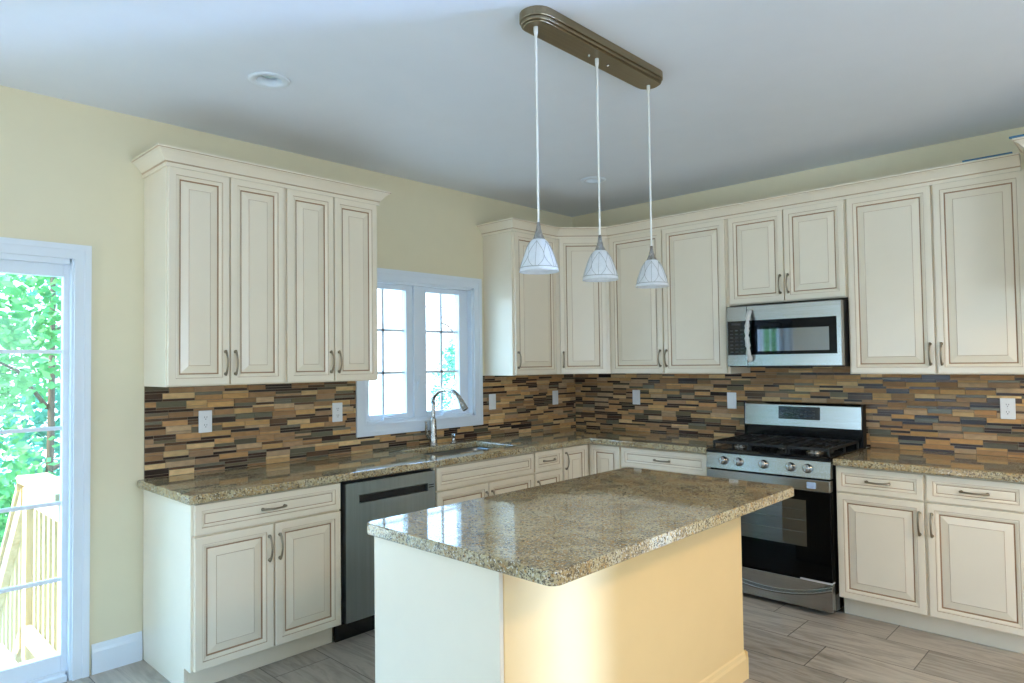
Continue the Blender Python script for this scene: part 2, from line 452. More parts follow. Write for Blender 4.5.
# unseen openings added for the light they let in: plain casings
def offwin(name, mb, label, cat): struct(mb.build(name, M['trim']), label, cat)
def frame_bars(mp, r, bars_u, bars_w, s=.05):
    mb = MB()
    def b(u0, u1, w0, w1):
        p = mp(u0, w0, -.03); q = mp(u1, w1, .03)
        mb.box(min(p[0], q[0]), max(p[0], q[0]), min(p[1], q[1]), max(p[1], q[1]), min(p[2], q[2]), max(p[2], q[2]))
    b(r[0], r[0]+s, r[2], r[3]); b(r[1]-s, r[1], r[2], r[3]); b(r[0]+s, r[1]-s, r[2], r[2]+s); b(r[0]+s, r[1]-s, r[3]-s, r[3])
    for u in bars_u: b(u-.03, u+.03, r[2]+s, r[3]-s)
    return mb
offwin('beam_slot', frame_bars(lambda u, w, t: (u, .07+t, w), SL, [], [], .02), 'unseen narrow white framed slot added in the range wall to shape the island light band', 'window')
offwin('fill_window_right', frame_bars(lambda u, w, t: (XR+.07+t, u, w), RW, [-3.9], []), 'unseen white framed window added in the right wall for fill light', 'window')
offwin('fill_window_rear_right', frame_bars(lambda u, w, t: (u, YF-.07+t, w), FW2, [4.45], []), 'white framed window added behind the viewer for fill light, nearer the right wall', 'window')
offwin('fill_window_rear', frame_bars(lambda u, w, t: (u, YF-.07+t, w), FW, [1.05], []), 'wide white framed window added behind the viewer for fill light', 'window')

# ------------------------------------------------------------------ cabinets
CABM = [M['cab'], M['glaze'], M['glaze2']]
def door_steps(y, raised=True, k=1.0):
    f = y; g = y+.0035
    if raised:
        return [(0, f+.002, 0), (.003, f, 0), (.034*k, f, 2), (.0365*k, f+.004, 0), (.041*k, f+.003, 0), (.053*k, f+.0085, 1), (.0575*k, f+.0115, 1),
                (.060*k, f+.0115, 0), (.096*k, f+.0045, 2), (.0985*k, f+.0025, 0)]
    return [(0, f+.002, 0), (.003, f, 0), (.030*k, f, 2), (.0325*k, f+.004, 0), (.0365*k, f+.003, 0), (.0455*k, f+.008, 1), (.0485*k, f+.0095, 0), (.06*k, f+.0085, 0)]
def pull(mb, c, vert, y, L=.125):
    """arched cabinet pull standing off a face at depth y"""
    h = L/2; pts = []; rad = []
    for i in range(13):
        t = -1+2*i/12
        pts.append((t*h, -(1-t*t)**.8*.024-.006)); rad.append(.0042+.0024*abs(t)**3+.0008*(1-abs(t)))
    P = [(c[0], y+p[1], c[1]+p[0]) if vert else (c[0]+p[0], y+p[1], c[1]) for p in pts]
    mb.tube(P, rad, 8)
    for s in (-1, 1):
        q = (c[0], y, c[1]+s*(h-.006)) if vert else (c[0]+s*(h-.006), y, c[1])
        mb.lathe([(.001, .012), (.006, .010), (.0085, .003), (.0085, 0)], q, 12, axis='y')
    return mb
def front(t, name, x0, x1, z0, z1, y, hd=None, raised=True, thick=.02, k=1.0):
    """door or drawer front; hd = (x, z, vertical) of its pull"""
    d = MB().rings(x0, x1, z0, z1, door_steps(y, raised, k), y+thick).build(name, CABM, t)
    if hd: pull(MB(), (hd[0], hd[1]), hd[2], y).build('handle', M['nickel'], d)
    return d
def carcass(w, dep, z0, z1, toe=0, top=True, toe_n=.075):
    mb = MB(); s = .018
    if toe:
        for x in (0, w-s):
            mb.prism([(-dep, toe), (-dep+toe_n, toe), (-dep+toe_n, 0), (-.004, 0), (-.004, z1), (-dep, z1)], x, x+s, axis='x')
        mb.box(s, w-s, -dep+toe_n, -dep+toe_n+.015, 0, toe)
        zb = toe
    else:
        mb.box(0, s, -dep, 0, z0, z1); mb.box(w-s, w, -dep, 0, z0, z1); zb = z0
    mb.box(s, w-s, -dep, -.004, zb, zb+s); mb.box(s, w-s, -.012, -.004, zb+s, z1)
    mb.box(s, w-s, -dep, -dep+.018, zb+s, z1)           # closed front behind the doors
    if top: mb.box(s, w-s, -dep+.018, -.012, z1-s, z1)
    return mb
TH = PI/2
ZB, ZT = 1.387, 2.474
def wall_cabinet(label, loc, th, w, doors, z0=ZB, z1=ZT, dep=.307, group=None):
    t = thing('wall_cabinet', label, 'cabinet', (loc[0], loc[1], z0), th, group)
    b = carcass(w, dep, 0, z1-z0).build('carcass', M['cab'], t, .0015, 1)
    for (a, c, side) in doors:
        hx = c-.022 if side == 'r' else a+.022
        front(t, 'door', a, c, .006, z1-z0-.008, -dep-.02, (hx, .116, True))
    return t
g = .006
wall_cabinet('ivory two door wall cabinet left of the sink window, the one nearer the patio door', (.0, -3.555), TH, .615,
             [(.006, .305, 'r'), (.313, .609, 'l')])
wall_cabinet('ivory two door wall cabinet whose right door edges the sink window', (.0, -2.937), TH, .608,
             [(.010, .300, 'r'), (.308, .603, 'l')])
wall_cabinet('narrow ivory single door wall cabinet between the sink window and the diagonal corner cabinet', (0, -1.117), TH, .502,
             [(.016, .488, 'l')])
# diagonal corner wall cabinet
t = thing('corner_wall_cabinet', 'ivory diagonal wall cabinet in the room corner with one door', 'cabinet', (.02, -.02, ZB))
A = Vector((.307, -.613)); B = Vector((.613, -.307))
pl = [(.0, -.613+.0), (.307, -.613), (.613, -.307), (.613, 0), (0, 0)]
pl = [(x-.02, y+.02) for x, y in pl]
MB().prism(pl, 0, ZT-ZB).build('carcass', M['cab'], t, .0015, 1)
L = (B-A).length
dm = MB().rings(.032, L-.032, .006, ZT-ZB-.008, door_steps(-.02), 0)
rot = Matrix.Translation((A.x-.02, A.y+.02, 0)) @ Matrix.Rotation(PI/4, 4, 'Z')
d = dm.xf(rot).build('door', CABM, t)
pull(MB(), (.055, .116), True, -.02).xf(rot).build('handle', M['nickel'], d)

wall_cabinet('wide ivory two door wall cabinet between the corner cabinet and the microwave', (.613, 0), 0, 1.015,
             [(.022, .490, 'r'), (.500, .995, 'l')])
wall_cabinet('short ivory two door wall cabinet directly above the microwave', (1.629, 0), 0, .776,
             [(.010, .388, 'r'), (.396, .768, 'l')], z0=1.862)
wall_cabinet('tall ivory two door wall cabinet right of the microwave', (2.406, 0), 0, .905,
             [(.010, .460, 'r'), (.472, .895, 'l')])
# deep cabinet over the fridge bay, only its crown reaches into the picture
wall_cabinet('deep ivory cabinet at the right edge, above the fridge bay', (3.365, 0), 0, .90,
             [(.010, .446, 'r'), (.454, .890, 'l')], z0=1.83, dep=.61)

def crown(path, inner, z0=2.466, h=.084, proj=.060):
    """mitred crown moulding along an open plan path; outward side is to the right of travel"""
    prof = [(-.012, 0), (.006, 0), (.006, .018), (.012, .024), (.014, .030), (.020, .038), (.034, .055), (.046, .066), (.053, .069), (.055, .072), (proj, .075), (proj, h), (-.012, h)]
    P = [Vector(p) for p in path]; n = len(P); rings = []
    for i in range(n):
        def nrm(a, b):
            d = (b-a).normalized(); return Vector((d.y, -d.x))
        if i == 0: m = nrm(P[0], P[1])
        elif i == n-1: m = nrm(P[-2], P[-1])
        else:
            a, b = nrm(P[i-1], P[i]), nrm(P[i], P[i+1]); m = (a+b)/(1+a.dot(b))
        rings.append([(P[i].x+m.x*o, P[i].y+m.y*o, z0+z) for o, z in prof])
    k = len(prof); mb = MB(); vs = [q for r in rings for q in r]; fs = []; ms = []
    for i in range(n-1):
        for j in range(k):
            j2 = (j+1) % k; mb.m.append(1 if j in (2, 9) else 0); mb.sm.append(False)
            mb.f.append((i*k+j, i*k+j2, (i+1)*k+j2, (i+1)*k+j))
    mb.v = vs
    mb.f += [tuple(range(k)), tuple(range((n-1)*k, n*k))]; mb.m += [0, 0]; mb.sm += [False, False]
    return mb
F = .327; e = .004
def crown_obj(name, path, label):
    o = crown(path, 0).build(name, [M['cab'], M['glaze2']]); return tag(o, label, 'crown molding')
crown_obj('crown_molding', [(0.001, -3.555-e), (F, -3.555-e), (F, -2.329+e), (.001, -2.329+e)], 'ivory crown molding capping the pair of wall cabinets left of the sink window')
crown_obj('crown_molding', [(.001, -1.117-e), (F, -1.117-e), (F, -.613-.006), (.613+.006, -F), (3.288, -F)], 'long ivory crown molding turning the room corner and running above the microwave')
cf = crown_obj('crown_molding', [(3.365-e, -.412), (3.365-e, -.63), (4.265, -.63)], 'ivory crown molding stepping forward at the right edge, over the fridge bay')
tp = MB().box(3.04, 3.262, -.402, -.380, 2.550, 2.556).build('masking_tape', M['tape'])
tag(tp, 'strip of blue tape lying on the long crown molding near the right edge', 'tape')
tp = MB().box(3.29, 3.75, -.705, -.683, 2.550, 2.557).build('masking_tape', M['tape'])
tag(tp, 'strip of blue tape on the forward crown piece at the right edge', 'tape')

# base cabinets
HB = .869; DB = .617; YF_ = -.637
def base_cabinet(label, loc, th, w, fronts, top=False):
    t = thing('base_cabinet', label, 'cabinet', (loc[0], loc[1], 0), th)
    carcass(w, DB, 0, HB, .112, top).build('carcass', M['cab'], t, .0015, 1)
    for f in fronts: front(t, *f)
    return t
DZ0, DZ1, PZ0, PZ1 = .722, .860, .118, .712
def dr(a, b, z0=DZ0, z1=DZ1, h=True): return ('drawer' if h else 'false_front', a, b, z0, z1, YF_, ((a+b)/2, (z0+z1)/2, False) if h else None, False)
def dd(a, b, side, z1=PZ1): return ('door', a, b, PZ0, z1, YF_, ((b-.022) if side == 'r' else (a+.022), z1-.113, True))
base_cabinet('ivory base cabinet at the left end of the sink run, one drawer over two doors', (0, -3.555), TH, .766,
             [dr(.012, .762), dd(.012, .386, 'r'), dd(.396, .762, 'l')])
base_cabinet('ivory sink base cabinet right of the dishwasher with a long false drawer front', (0, -2.143), TH, .886,
             [dr(.010, .880, .722, .856, False), dd(.010, .440, 'r'), dd(.448, .880, 'l')])
base_cabinet('narrow ivory base cabinet with one small drawer between sink base and corner', (0, -1.256), TH, .308,
             [dr(.008, .298), dd(.008, .298, 'l')])
# L shaped corner base cabinet
t = thing('corner_base_cabinet', 'ivory L shaped corner base cabinet with two doors meeting in the inside corner', 'cabinet', (.1, -.1, 0))
mb = MB()
pl = [(.004, -.945), (.617, -.945), (.617, -.617), (.918, -.617), (.918, -.004), (.004, -.004)]
tk = [(.004, -.945), (.542, -.945), (.542, -.542), (.918, -.542), (.918, -.004), (.004, -.004)]
mb.prism([(x-.1, y+.1) for x, y in pl], .112, HB); mb.prism([(x-.1, y+.1) for x, y in tk], 0, .112)
mb.build('carcass', M['cab'], t, .0015, 1)
d = MB().rings(.010, .285, PZ0, DZ1, door_steps(-.02), 0)
r1 = Matrix.Translation((.617-.1, -.945+.1, 0)) @ Matrix.Rotation(PI/2, 4, 'Z')
d = d.xf(r1).build('door', CABM, t)
pull(MB(), (.028, .765), True, -.02).xf(r1).build('handle', M['nickel'], d)
d = MB().rings(.025, .292, PZ0, DZ1, door_steps(-.02), 0)
d.xf(Matrix.Translation((.617-.1, -.617+.1, 0))).build('door', CABM, t)
base_cabinet('ivory drawer base cabinet between the corner and the left side of the range', (.920, 0), 0, .695,
             [dr(.006, .686), dr(.006, .686, .420, .712), dr(.006, .686, .118, .410)])
base_cabinet('ivory base cabinet right of the range, two drawers side by side over two doors', (2.410, 0), 0, .905,
             [dr(.006, .447), dr(.461, .892), dd(.006, .447, 'r'), dd(.461, .892, 'l')])

# ------------------------------------------------------------------ dishwasher
t = thing('dishwasher', 'stainless dishwasher left of the sink base with black toe kick', 'dishwasher', (0, -2.786, 0), TH)
W = .640
MB().box(.004, W-.004, -.60, -.02, .10, .862).build('tub', M['blackm'], t)
mb = MB()
x0, x1, y = .020, W-.006, -.642
mb.box(x0, x1, y, -.602, .115, .735)
mb.box(x0, x1, y, -.602, .785, .848)
mb.box(x0, .105, y, -.602, .735, .785); mb.box(x1-.055, x1, y, -.602, .735, .785)
dwd = mb.build('door', M['steelv'], t)
MB().box(.105, x1-.055, y+.020, -.602, .735, .785).build('pocket_handle', M['blackm'], dwd)
mb = MB(); mb.prism([(y+.001, .779), (y+.001, .786), (y+.02, .786), (y+.02, .770)], .105, x1-.055, axis='x')
mb.build('handle_lip', M['steelv'], dwd)
vm = MB()
for k in range(2): vm.box(x1-.05, x1-.01, y-.001, y+.002, .752+.013*k, .758+.013*k)
vm.build('vent_slot', M['blackm'], dwd)
MB().box(.006, W-.006, -.56, -.545, .0, .112).build('toe_kick', M['black'], t)

# ------------------------------------------------------------------ countertops
ct0, ct1 = .870, .911
OV = .672
SINK = (.145, .520, -2.03, -1.345)
def cmap(u, w, t): return (u, w, t)
mb = MB().plate(grid(0, 1.620, SINK[0], SINK[1], OV), grid(-3.585, 0, SINK[2], SINK[3], -OV),
                lambda u, w: (u > OV and w < -OV) or (SINK[0] < u < SINK[1] and SINK[2] < w < SINK[3]), ct0, ct1, cmap)
o = mb.build('countertop', M['granite'], bevel=.009, seg=3)
tag(o, 'L shaped speckled granite countertop along the sink wall and into the corner', 'countertop')
o = MB().box(2.409, 3.34, -OV, 0, ct0, ct1).build('countertop', M['granite'], bevel=.009, seg=3)
tag(o, 'short speckled granite countertop right of the range', 'countertop')
def rrect(x0, x1, y0, y1, r, n=6):
    P = []
    for cx, cy, a in ((x1-r, y0+r, -PI/2), (x1-r, y1-r, 0), (x0+r, y1-r, PI/2), (x0+r, y0+r, PI)):
        P += [(cx+r*math.cos(a+PI/2*k/n), cy+r*math.sin(a+PI/2*k/n)) for k in range(n+1)]
    return P
IX0, IX1, IY0, IY1 = 1.683, 2.592, -3.355, -1.668
o = MB().prism(rrect(IX0, IX1, IY0, IY1, .035), ct0, ct1).build('countertop', M['granite'], bevel=.009, seg=3)
tag(o, 'large speckled granite countertop on the kitchen island', 'countertop')

# island
t = thing('kitchen_island', 'kitchen island with bluish white end panel and cream back panel under the granite top', 'island', (2.02, -2.5, 0))
def I(mb): mb.v = [(p[0]-2.02, p[1]+2.5, p[2]) for p in mb.v]; return mb
mb = MB().box(1.715, 2.300, -3.302, -1.722, .112, HB); mb.box(1.79, 2.30, -3.302, -1.722, 0, .112)
I(mb).build('carcass', M['cab'], t, .0015, 1)
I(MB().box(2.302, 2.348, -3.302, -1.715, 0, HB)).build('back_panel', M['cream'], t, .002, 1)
I(MB().box(1.716, 2.346, -3.320, -3.303, 0, HB)).build('end_panel', M['cab'], t, .0015, 1)
mb = MB().prism([(2.346+p[0]*.9, p[1]*.9) for p in base_profile()], -3.302, -1.701, axis='y')
mb.prism([(-1.715+p[0]*.9, p[1]*.9) for p in base_profile()], 2.30, 2.362, axis='x')
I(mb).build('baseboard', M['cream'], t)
for k in range(3):
    a = -1.728-.530*k
    d = MB().rings(.0, .525, PZ0, DZ1, door_steps(-.022), 0)
    I(d.xf(Matrix.Translation((1.712, a, 0)) @ Matrix.Rotation(-PI/2, 4, 'Z'))).build('door', CABM, t)

# ------------------------------------------------------------------ sink, faucet, dispenser
t = thing('sink', 'stainless undermount sink set in the granite below the window', 'sink', (.3325, -1.6875, .69))
sx, sy = (SINK[1]-SINK[0])/2+.004, (SINK[3]-SINK[2])/2+.004
mb = MB(); prof = [(1.06, .178), (1.0, .178), (.985, .17), (.97, .06), (.95, .02), (.90, .004), (.55, .0), (.12, -.004)]
base = rrect(-1, 1, -1, 1, .16, 5)
vs = []; n = len(base)
for k, z in prof: vs += [(p[0]*((sx-.02)*k if k < .95 else sx*k if k < 1.01 else sx+.02), p[1]*((sy-.02)*k if k < .95 else sy*k if k < 1.01 else sy+.02), z) for p in base]
fs = [(i*n+j, i*n+(j+1) % n, (i+1)*n+(j+1) % n, (i+1)*n+j) for i in range(len(prof)-1) for j in range(n)]
fs.append(tuple(range((len(prof)-1)*n, len(prof)*n)))
mb.add(vs, fs, 0, True)
mb.build('basin', M['sink'], t)
MB().lathe([(.001, .003), (.03, .003), (.042, .006), (.045, .002), (.045, -.002)], (0, 0, .0), 24).build('drain', M['satin'], t)

t = thing('faucet', 'brushed nickel gooseneck faucet standing behind the sink', 'faucet', (.082, -1.700, .911))
MB().lathe([(.0, 0), (.032, 0), (.032, .006), (.027, .012), (.026, .05), (.024, .12), (.0205, .185), (.0145, .20), (.0, .20)], n=24).build('body', M['satin'], t)
pts = [(0, 0, .19), (0, 0, .27), (.003, .002, .305)]
R = .138
for i in range(15):
    a = PI-(PI*.90)*i/14
    pts.append((R+R*math.cos(a), .012*(i/14)**2, .305+.088*math.sin(a)))
MB().tube(pts, .0145, 14).build('spout', M['satin'], t)
p, q = Vector(pts[-2]), Vector(pts[-1]); dn = (q-p).normalized()
MB().tube([q-dn*.012, q+dn*.01, q+dn*.06, q+dn*.085], [.016, .0175, .0205, .021], 14).build('spray_head', M['satin'], t)
mb = MB().tube([(0, -.022, .055), (0, -.045, .060), (0, -.058, .075), (.004, -.066, .12), (.008, -.070, .175)], [.013, .012, .011, .010, .009], 10)
mb.build('lever', M['satin'], t)

t = thing('soap_dispenser', 'small brushed nickel soap dispenser right of the gooseneck faucet', 'soap dispenser', (.085, -1.515, .911))
MB().lathe([(0, 0), (.022, 0), (.022, .006), (.014, .012), (.013, .045), (.016, .05), (.016, .066), (.0, .068)], n=20).build('pump', M['satin'], t)
MB().tube([(0, 0, .06), (.03, -.02, .066), (.062, -.042, .060), (.068, -.046, .052)], [.0075, .0065, .0055, .005], 10).build('nozzle', M['satin'], t)

# ------------------------------------------------------------------ mosaic backsplash
random.seed(11)
STONE = [(192, 148, 98), (206, 166, 112), (184, 140, 94), (172, 138, 104), (156, 120, 84), (198, 156, 102), (214, 180, 130), (166, 130, 92), (188, 158, 122)]
DARK = [(56, 40, 33), (70, 50, 40), (84, 66, 52), (48, 38, 34), (96, 72, 54)]
GREY = [(112, 101, 76), (106, 102, 82), (122, 110, 88), (94, 86, 68), (124, 118, 100)]
def mosaic(name, length, z0, z1, mp, skip, label):
    vs = []; fs = []; mi = []; cols = []
    def tile(u0, u1, w0, w1, col, m):
        for (a, b, c, d) in clip(u0, u1, w0, w1):
            if b-a < .004 or d-c < .003: continue
            o = len(vs); t = .0045; g = .0007; be = .0012
            a, b, c, d = a+g, b-g, c+g, d-g
            vs.extend(mp(u, w, h) for (u, w, h) in ((a, c, 0), (b, c, 0), (b, d, 0), (a, d, 0), (a+be, c+be, t), (b-be, c+be, t), (b-be, d-be, t), (a+be, d-be, t)))
            for f in ((4, 5, 6, 7), (0, 1, 5, 4), (1, 2, 6, 5), (2, 3, 7, 6), (3, 0, 4, 7)):
                fs.append(tuple(i+o for i in f)); mi.append(m); cols.append(col)
    def clip(u0, u1, w0, w1):
        u0, u1, w0, w1 = max(u0, 0), min(u1, length), max(w0, z0), min(w1, z1)
        if u1 <= u0 or w1 <= w0: return []
        out = [(u0, u1, w0, w1)]
        for (a, b, c, d) in skip:
            nx = []
            for (p, q, r, s) in out:
                if q <= a or p >= b or s <= c or r >= d: nx.append((p, q, r, s)); continue
                if p < a: nx.append((p, a, r, s))
                if q > b: nx.append((b, q, r, s))
                if r < c: nx.append((max(p, a), min(q, b), r, c))
                if s > d: nx.append((max(p, a), min(q, b), d, s))
            out = nx
        return out
    def pick(thin):
        x = random.random()
        if thin:
            ws = ((.28, STONE, 0), (.82, DARK, 1), (1, GREY, 1))
        else:
            ws = ((.80, STONE, 0), (.89, DARK, 1), (1, GREY, 1))
        for th, pal, m in ws:
            if x < th:
                c = random.choice(pal); j = random.uniform(.92, 1.08)
                return lin(*[min(255, k*j) for k in c]), m
    z = z0; H = .0435; row = 0
    while z < z1:
        u = -random.uniform(0, .1)
        while u < length:
            L = random.choice((.11, .13, .13, .15, .165))
            thin = random.choice((.013, .0145, .016)); s = random.uniform(-.03, .03)
            if random.random() < .12:
                for k in range(3):
                    c, m = pick(True); tile(u, u+L, z+H/3*k, z+H/3*(k+1), c, m)
            elif random.random() < .5:
                c, m = pick(False); tile(u, u+L, z+thin, z+H, c, m); c, m = pick(True); tile(u, u+L, z, z+thin, c, m)
            else:
                c, m = pick(False); tile(u, u+L, z, z+H-thin, c, m); c, m = pick(True); tile(u, u+L, z+H-thin, z+H, c, m)
            u += L
        z += H; row += 1
    me = bpy.data.meshes.new(name)
    # grout bed
    for (a, b, c, d) in clip(0, length, z0, z1):
        o = len(vs); vs.extend(mp(u, w, h) for h in (-.006, .0008) for (u, w) in ((a, c), (b, c), (b, d), (a, d)))
        for f in ((4, 5, 6, 7), (0, 1, 5, 4), (1, 2, 6, 5), (2, 3, 7, 6), (3, 0, 4, 7)):
            fs.append(tuple(i+o for i in f)); mi.append(2); cols.append((.3, .3, .3, 1))
    me.from_pydata(vs, [], fs)
    for m in ('stone', 'gtile', 'grout'): me.materials.append(M[m])
    me.polygons.foreach_set('material_index', mi)
    at = me.color_attributes.new('tile_tone', 'FLOAT_COLOR', 'CORNER')
    buf = []
    for p in me.polygons: buf += list(cols[p.index])*p.loop_total
    at.data.foreach_set('color', buf)
    me.update()
    o = bpy.data.objects.new(name, me); C.objects.link(o)
    return struct(o, label, 'backsplash')
mosaic('trim_2', 3.552, .9115, 1.3865, lambda u, w, h: (.0065+h, -3.552+u, w), [(3.552-2.284, 3.552-1.151, 1.011, 3)],
       'brown and tan mosaic tile backsplash along the sink wall')
mosaic('trim_3', 3.31, .9115, 1.434, lambda u, w, h: (.0115+u, -.0065-h, w), [(0, 1.62, 1.3865, 3), (2.397, 3.4, 1.3865, 3)],
       'brown and tan mosaic tile backsplash behind the range')

# outlets and switches
def outlet(name, label, cat, c, th, duplex, group=None):
    t = thing(name, label, cat, c, th, group)
    MB().box(-.036, .036, -.007, 0, -.060, .060).build('cover_plate', M['plate'], t, .003, 2)
    if duplex:
        for s in (-1, 1):
            r = MB().prism([(.0165*math.cos(2*PI*k/20), s*.021+max(-.0125, min(.0125, .0165*math.sin(2*PI*k/20)))) for k in range(20)], -.0085, -.004, axis='y').build('receptacle', M['plate'], t)
            m = MB()
            for dx in (-.006, .006): m.box(dx-.0012, dx+.0012, -.0092, -.0084, s*.021-.004+.003, s*.021+.004+.003)
            m.lathe([(.0, .0092), (.0026, .0092), (.0026, .0084)], (0, 0, s*.021-.008), 10, axis='y')
            m.build('slot', M['slot'], r)
        MB().lathe([(0, .0085), (.003, .008), (.0035, .0065)], (0, 0, 0), 10, axis='y').build('screw', M['plate'], t)
    else:
        MB().box(-.0165, .0165, -.0085, -.006, -.033, .033).build('rocker', M['plate'], t, .001, 1)
        for s in (-1, 1): MB().lathe([(0, .0082), (.003, .0078), (.0035, .0065)], (0, 0, s*.048), 10, axis='y').build('screw', M['plate'], t)
    return t
ow = .0120
outlet('wall_outlet', 'white duplex outlet on the backsplash left of the sink window, nearer the patio door', 'outlet', (ow, -3.247, 1.185), TH, True)
outlet('wall_outlet', 'white duplex outlet on the backsplash just left of the sink window', 'outlet', (ow, -2.425, 1.185), TH, True)
outlet('wall_switch', 'white switch plate on the backsplash just right of the sink window', 'switch', (ow, -1.048, 1.182), TH, False)
outlet('wall_switch', 'white switch plate on the sink wall close to the room corner', 'switch', (ow, -.290, 1.180), TH, False)
outlet('wall_switch', 'white switch plate on the range wall, nearer the room corner', 'switch', (.655, -ow, 1.187), 0, False)
outlet('wall_switch', 'white switch plate just left of the range on the backsplash', 'switch', (1.487, -ow, 1.184), 0, False)
outlet('wall_outlet', 'white duplex outlet on the backsplash near the right edge', 'outlet', (3.152, -ow, 1.186), 0, True)

# ------------------------------------------------------------------ range
RX = 1.630; RWd = .772
t = thing('gas_range', 'stainless gas range with black oven door and five knobs', 'range', (RX, 0, 0))
W = RWd
MB().box(.003, W-.003, -.640, -.03, .03, .893).build('body', M['black'], t)
for x in (.05, W-.05):
    for yy in (-.58, -.08): MB().lathe([(0, .0), (.018, .0), (.018, .032)], (x, yy, 0), 12).build('foot', M['blackm'], t)
# cooktop
mb = MB().box(0, W, -.668, -.03, .893, .913); mb.prism([(-.668, .893), (-.668, .913), (-.690, .900), (-.690, .888)], 0, W, axis='x')
mb.build('cooktop', M['black'], t, .003, 2)
# control panel
mb = MB().prism([(-.640, .790), (-.640, .8925), (-.674, .8925), (-.694, .792), (-.694, .790)], 0, W, axis='x')
mb.build('control_panel', M['steel'], t, .004, 2)
for x in (1.749, 1.850, 2.011, 2.176, 2.275):
    k = MB().lathe([(0, .034), (.019, .033), (.022, .029), (.0235, .010), (.027, .006), (.027, -.004)], (0, 0, 0), 28, axis='y')
    k.box(-.0035, .0035, -.041, -.030, -.019, .019)
    k.xf(Matrix.Translation((x-RX, -.686, .842)) @ Matrix.Rotation(-.19, 4, 'X'))
    k.build('knob', M['steel'], t)
# oven door
d = MB().box(.002, W-.002, -.690, -.642, .200, .712).build('oven_door', M['bglass'], t, .004, 2)
MB().box(.002, W-.002, -.694, -.642, .713, .780).build('door_band', M['steel'], d, .004, 2)
MB().box(.140, .632, -.6915, -.690, .385, .655).build('oven_window', M['owin'], d)
mb = MB()
for z in (.47, .54, .60): mb.tube([(.150, -.6922, z), (.622, -.6922, z-.003)], .0016, 6)
mb.build('oven_rack', M['rack'], d)
for x in (W-.105,): MB().box(x-.026, x+.026, -.704, -.693, .728, .766).build('handle_bracket', M['bfilm'], d, .006, 3)
# storage drawer with a swooping pull crease
mb = MB(); n = 24; x0, x1 = .004, W-.004
cols = []
for i in range(n+1):
    f = i/n; x = x0+(x1-x0)*f; zc = .085+.075*(2*f-1)**2
    cols.append([(x, -.690, .032), (x, -.690, zc-.010), (x, -.704, zc), (x, -.697, zc+.006), (x, -.676, zc+.016), (x, -.686, .190), (x, -.642, .190), (x, -.642, .032)])
vs = [p for c in cols for p in c]; k = 8; fs = []
for i in range(n):
    for j in range(k): fs.append((i*k+j, i*k+(j+1) % k, (i+1)*k+(j+1) % k, (i+1)*k+j))
fs += [tuple(range(k)), tuple(range(n*k, n*k+k))]
mb.add(vs, fs); mb.build('storage_drawer', M['steel'], t, .002, 1)
MB().box(W-.185, W-.005, -.6905, -.640, .1905, .1985).build('drawer_film', M['film'], t)
# backguard
MB().box(.004, W-.004, -.095, -.015, .913, 1.02).build('backguard_base', M['black'], t)
mb = MB().prism([(-.025, 1.022), (-.025, 1.190), (-.070, 1.190), (-.088, 1.174), (-.098, 1.022)], -.010, W-.003, axis='x')
bg = mb.build('backguard', M['steel'], t, .006, 3)
ang = math.atan2(.010, .145)
dm = MB().box(.236, .512, -.003, .002, -.043, .043)
for r in range(3):
    for c in range(9):
        dm.box(.250+.027*c, .264+.027*c, -.0036, -.003, -.030+.020*r, -.025+.020*r, 1)
dm.xf(Matrix.Translation((0, -.0925, 1.118)) @ Matrix.Rotation(-ang, 4, 'X'))
dm.build('display', [M['display'], M['mark']], bg)
for s in (0, 1):
    x = -.0155 if s == 0 else W-.0025
    MB().box(x, x+.005, -.090, -.022, .913, 1.186).build('backguard_end', M['blackm'], t)
# burners and grates
for (x, yy, r) in ((.15, -.50, .045), (.15, -.22, .038), (.386, -.36, .05), (.622, -.50, .05), (.622, -.22, .038)):
    b = MB().lathe([(0, .018), (r*.72, .018), (r*.78, .013), (r*.78, .009), (r, .008), (r*1.05, 0)], (x, yy, .913), 24).build('burner', M['satin'], t)
    MB().lathe([(0, .026), (r*.68, .025), (r*.72, .018)], (x, yy, .913), 24).build('burner_cap', M['iron'], b)
for gi, (a, b) in enumerate(((.020, .262), (.268, .504), (.510, .752))):
    mb = MB(); z = .951; s = .008
    for yy in (-.630, -.360, -.110): mb.box(a, b, yy-s, yy+s, z-.008, z+.008)
    for x in (a+s, b-s, (a+b)/2): mb.box(x-s, x+s, -.630, -.110, z-.008, z+.009)
    for x in (a+(b-a)*.25, a+(b-a)*.75): mb.box(x-.006, x+.006, -.560, -.180, z-.005, z+.009)
    for x in (a+.006, b-.006):
        for yy in (-.626, -.36, -.114): mb.box(x-.006, x+.006, yy-.008, yy+.008, .913, z)
    mb.build('grate', M['iron'], t, .003, 2)

# ------------------------------------------------------------------ microwave
MX = 1.654
t = thing('microwave', 'stainless over the range microwave with film wrapped handle', 'microwave', (MX, 0, 1.434))
W = .746; Hm = .412
MB().box(.0, W, -.372, -.002, 0.006, Hm).build('case', M['blackm'], t)
mb = MB().box(.0, W, -.372, -.02, 0, .006); 
for k in range(2):
    for j in range(8): mb.box(.10+.30*k, .34+.30*k, -.33+.03*j, -.315+.03*j, -.002, 0)
mb.build('underside_vent', M['iron'], t)
fy = -.420
mb = MB().box(.004, .146, fy, -.373, .006, Hm-.004); mb.build('control_panel', M['steel'], t, .004, 2)
kp = MB().box(.012, .146, fy-.0016, fy, .082, .310)
for r in range(7):
    for c in range(3): kp.box(.030+.036*c, .050+.036*c, fy-.0022, fy-.0016, .098+.024*r, .106+.024*r, 1)
kp.box(.040, .105, fy-.0022, fy-.0016, .282, .297, 1)
kp.build('keypad', [M['display'], M['mark']], t)
mb = MB().box(.149, W, fy, -.373, .006, Hm-.004); dr_ = mb.build('door', M['steel'], t, .004, 2)
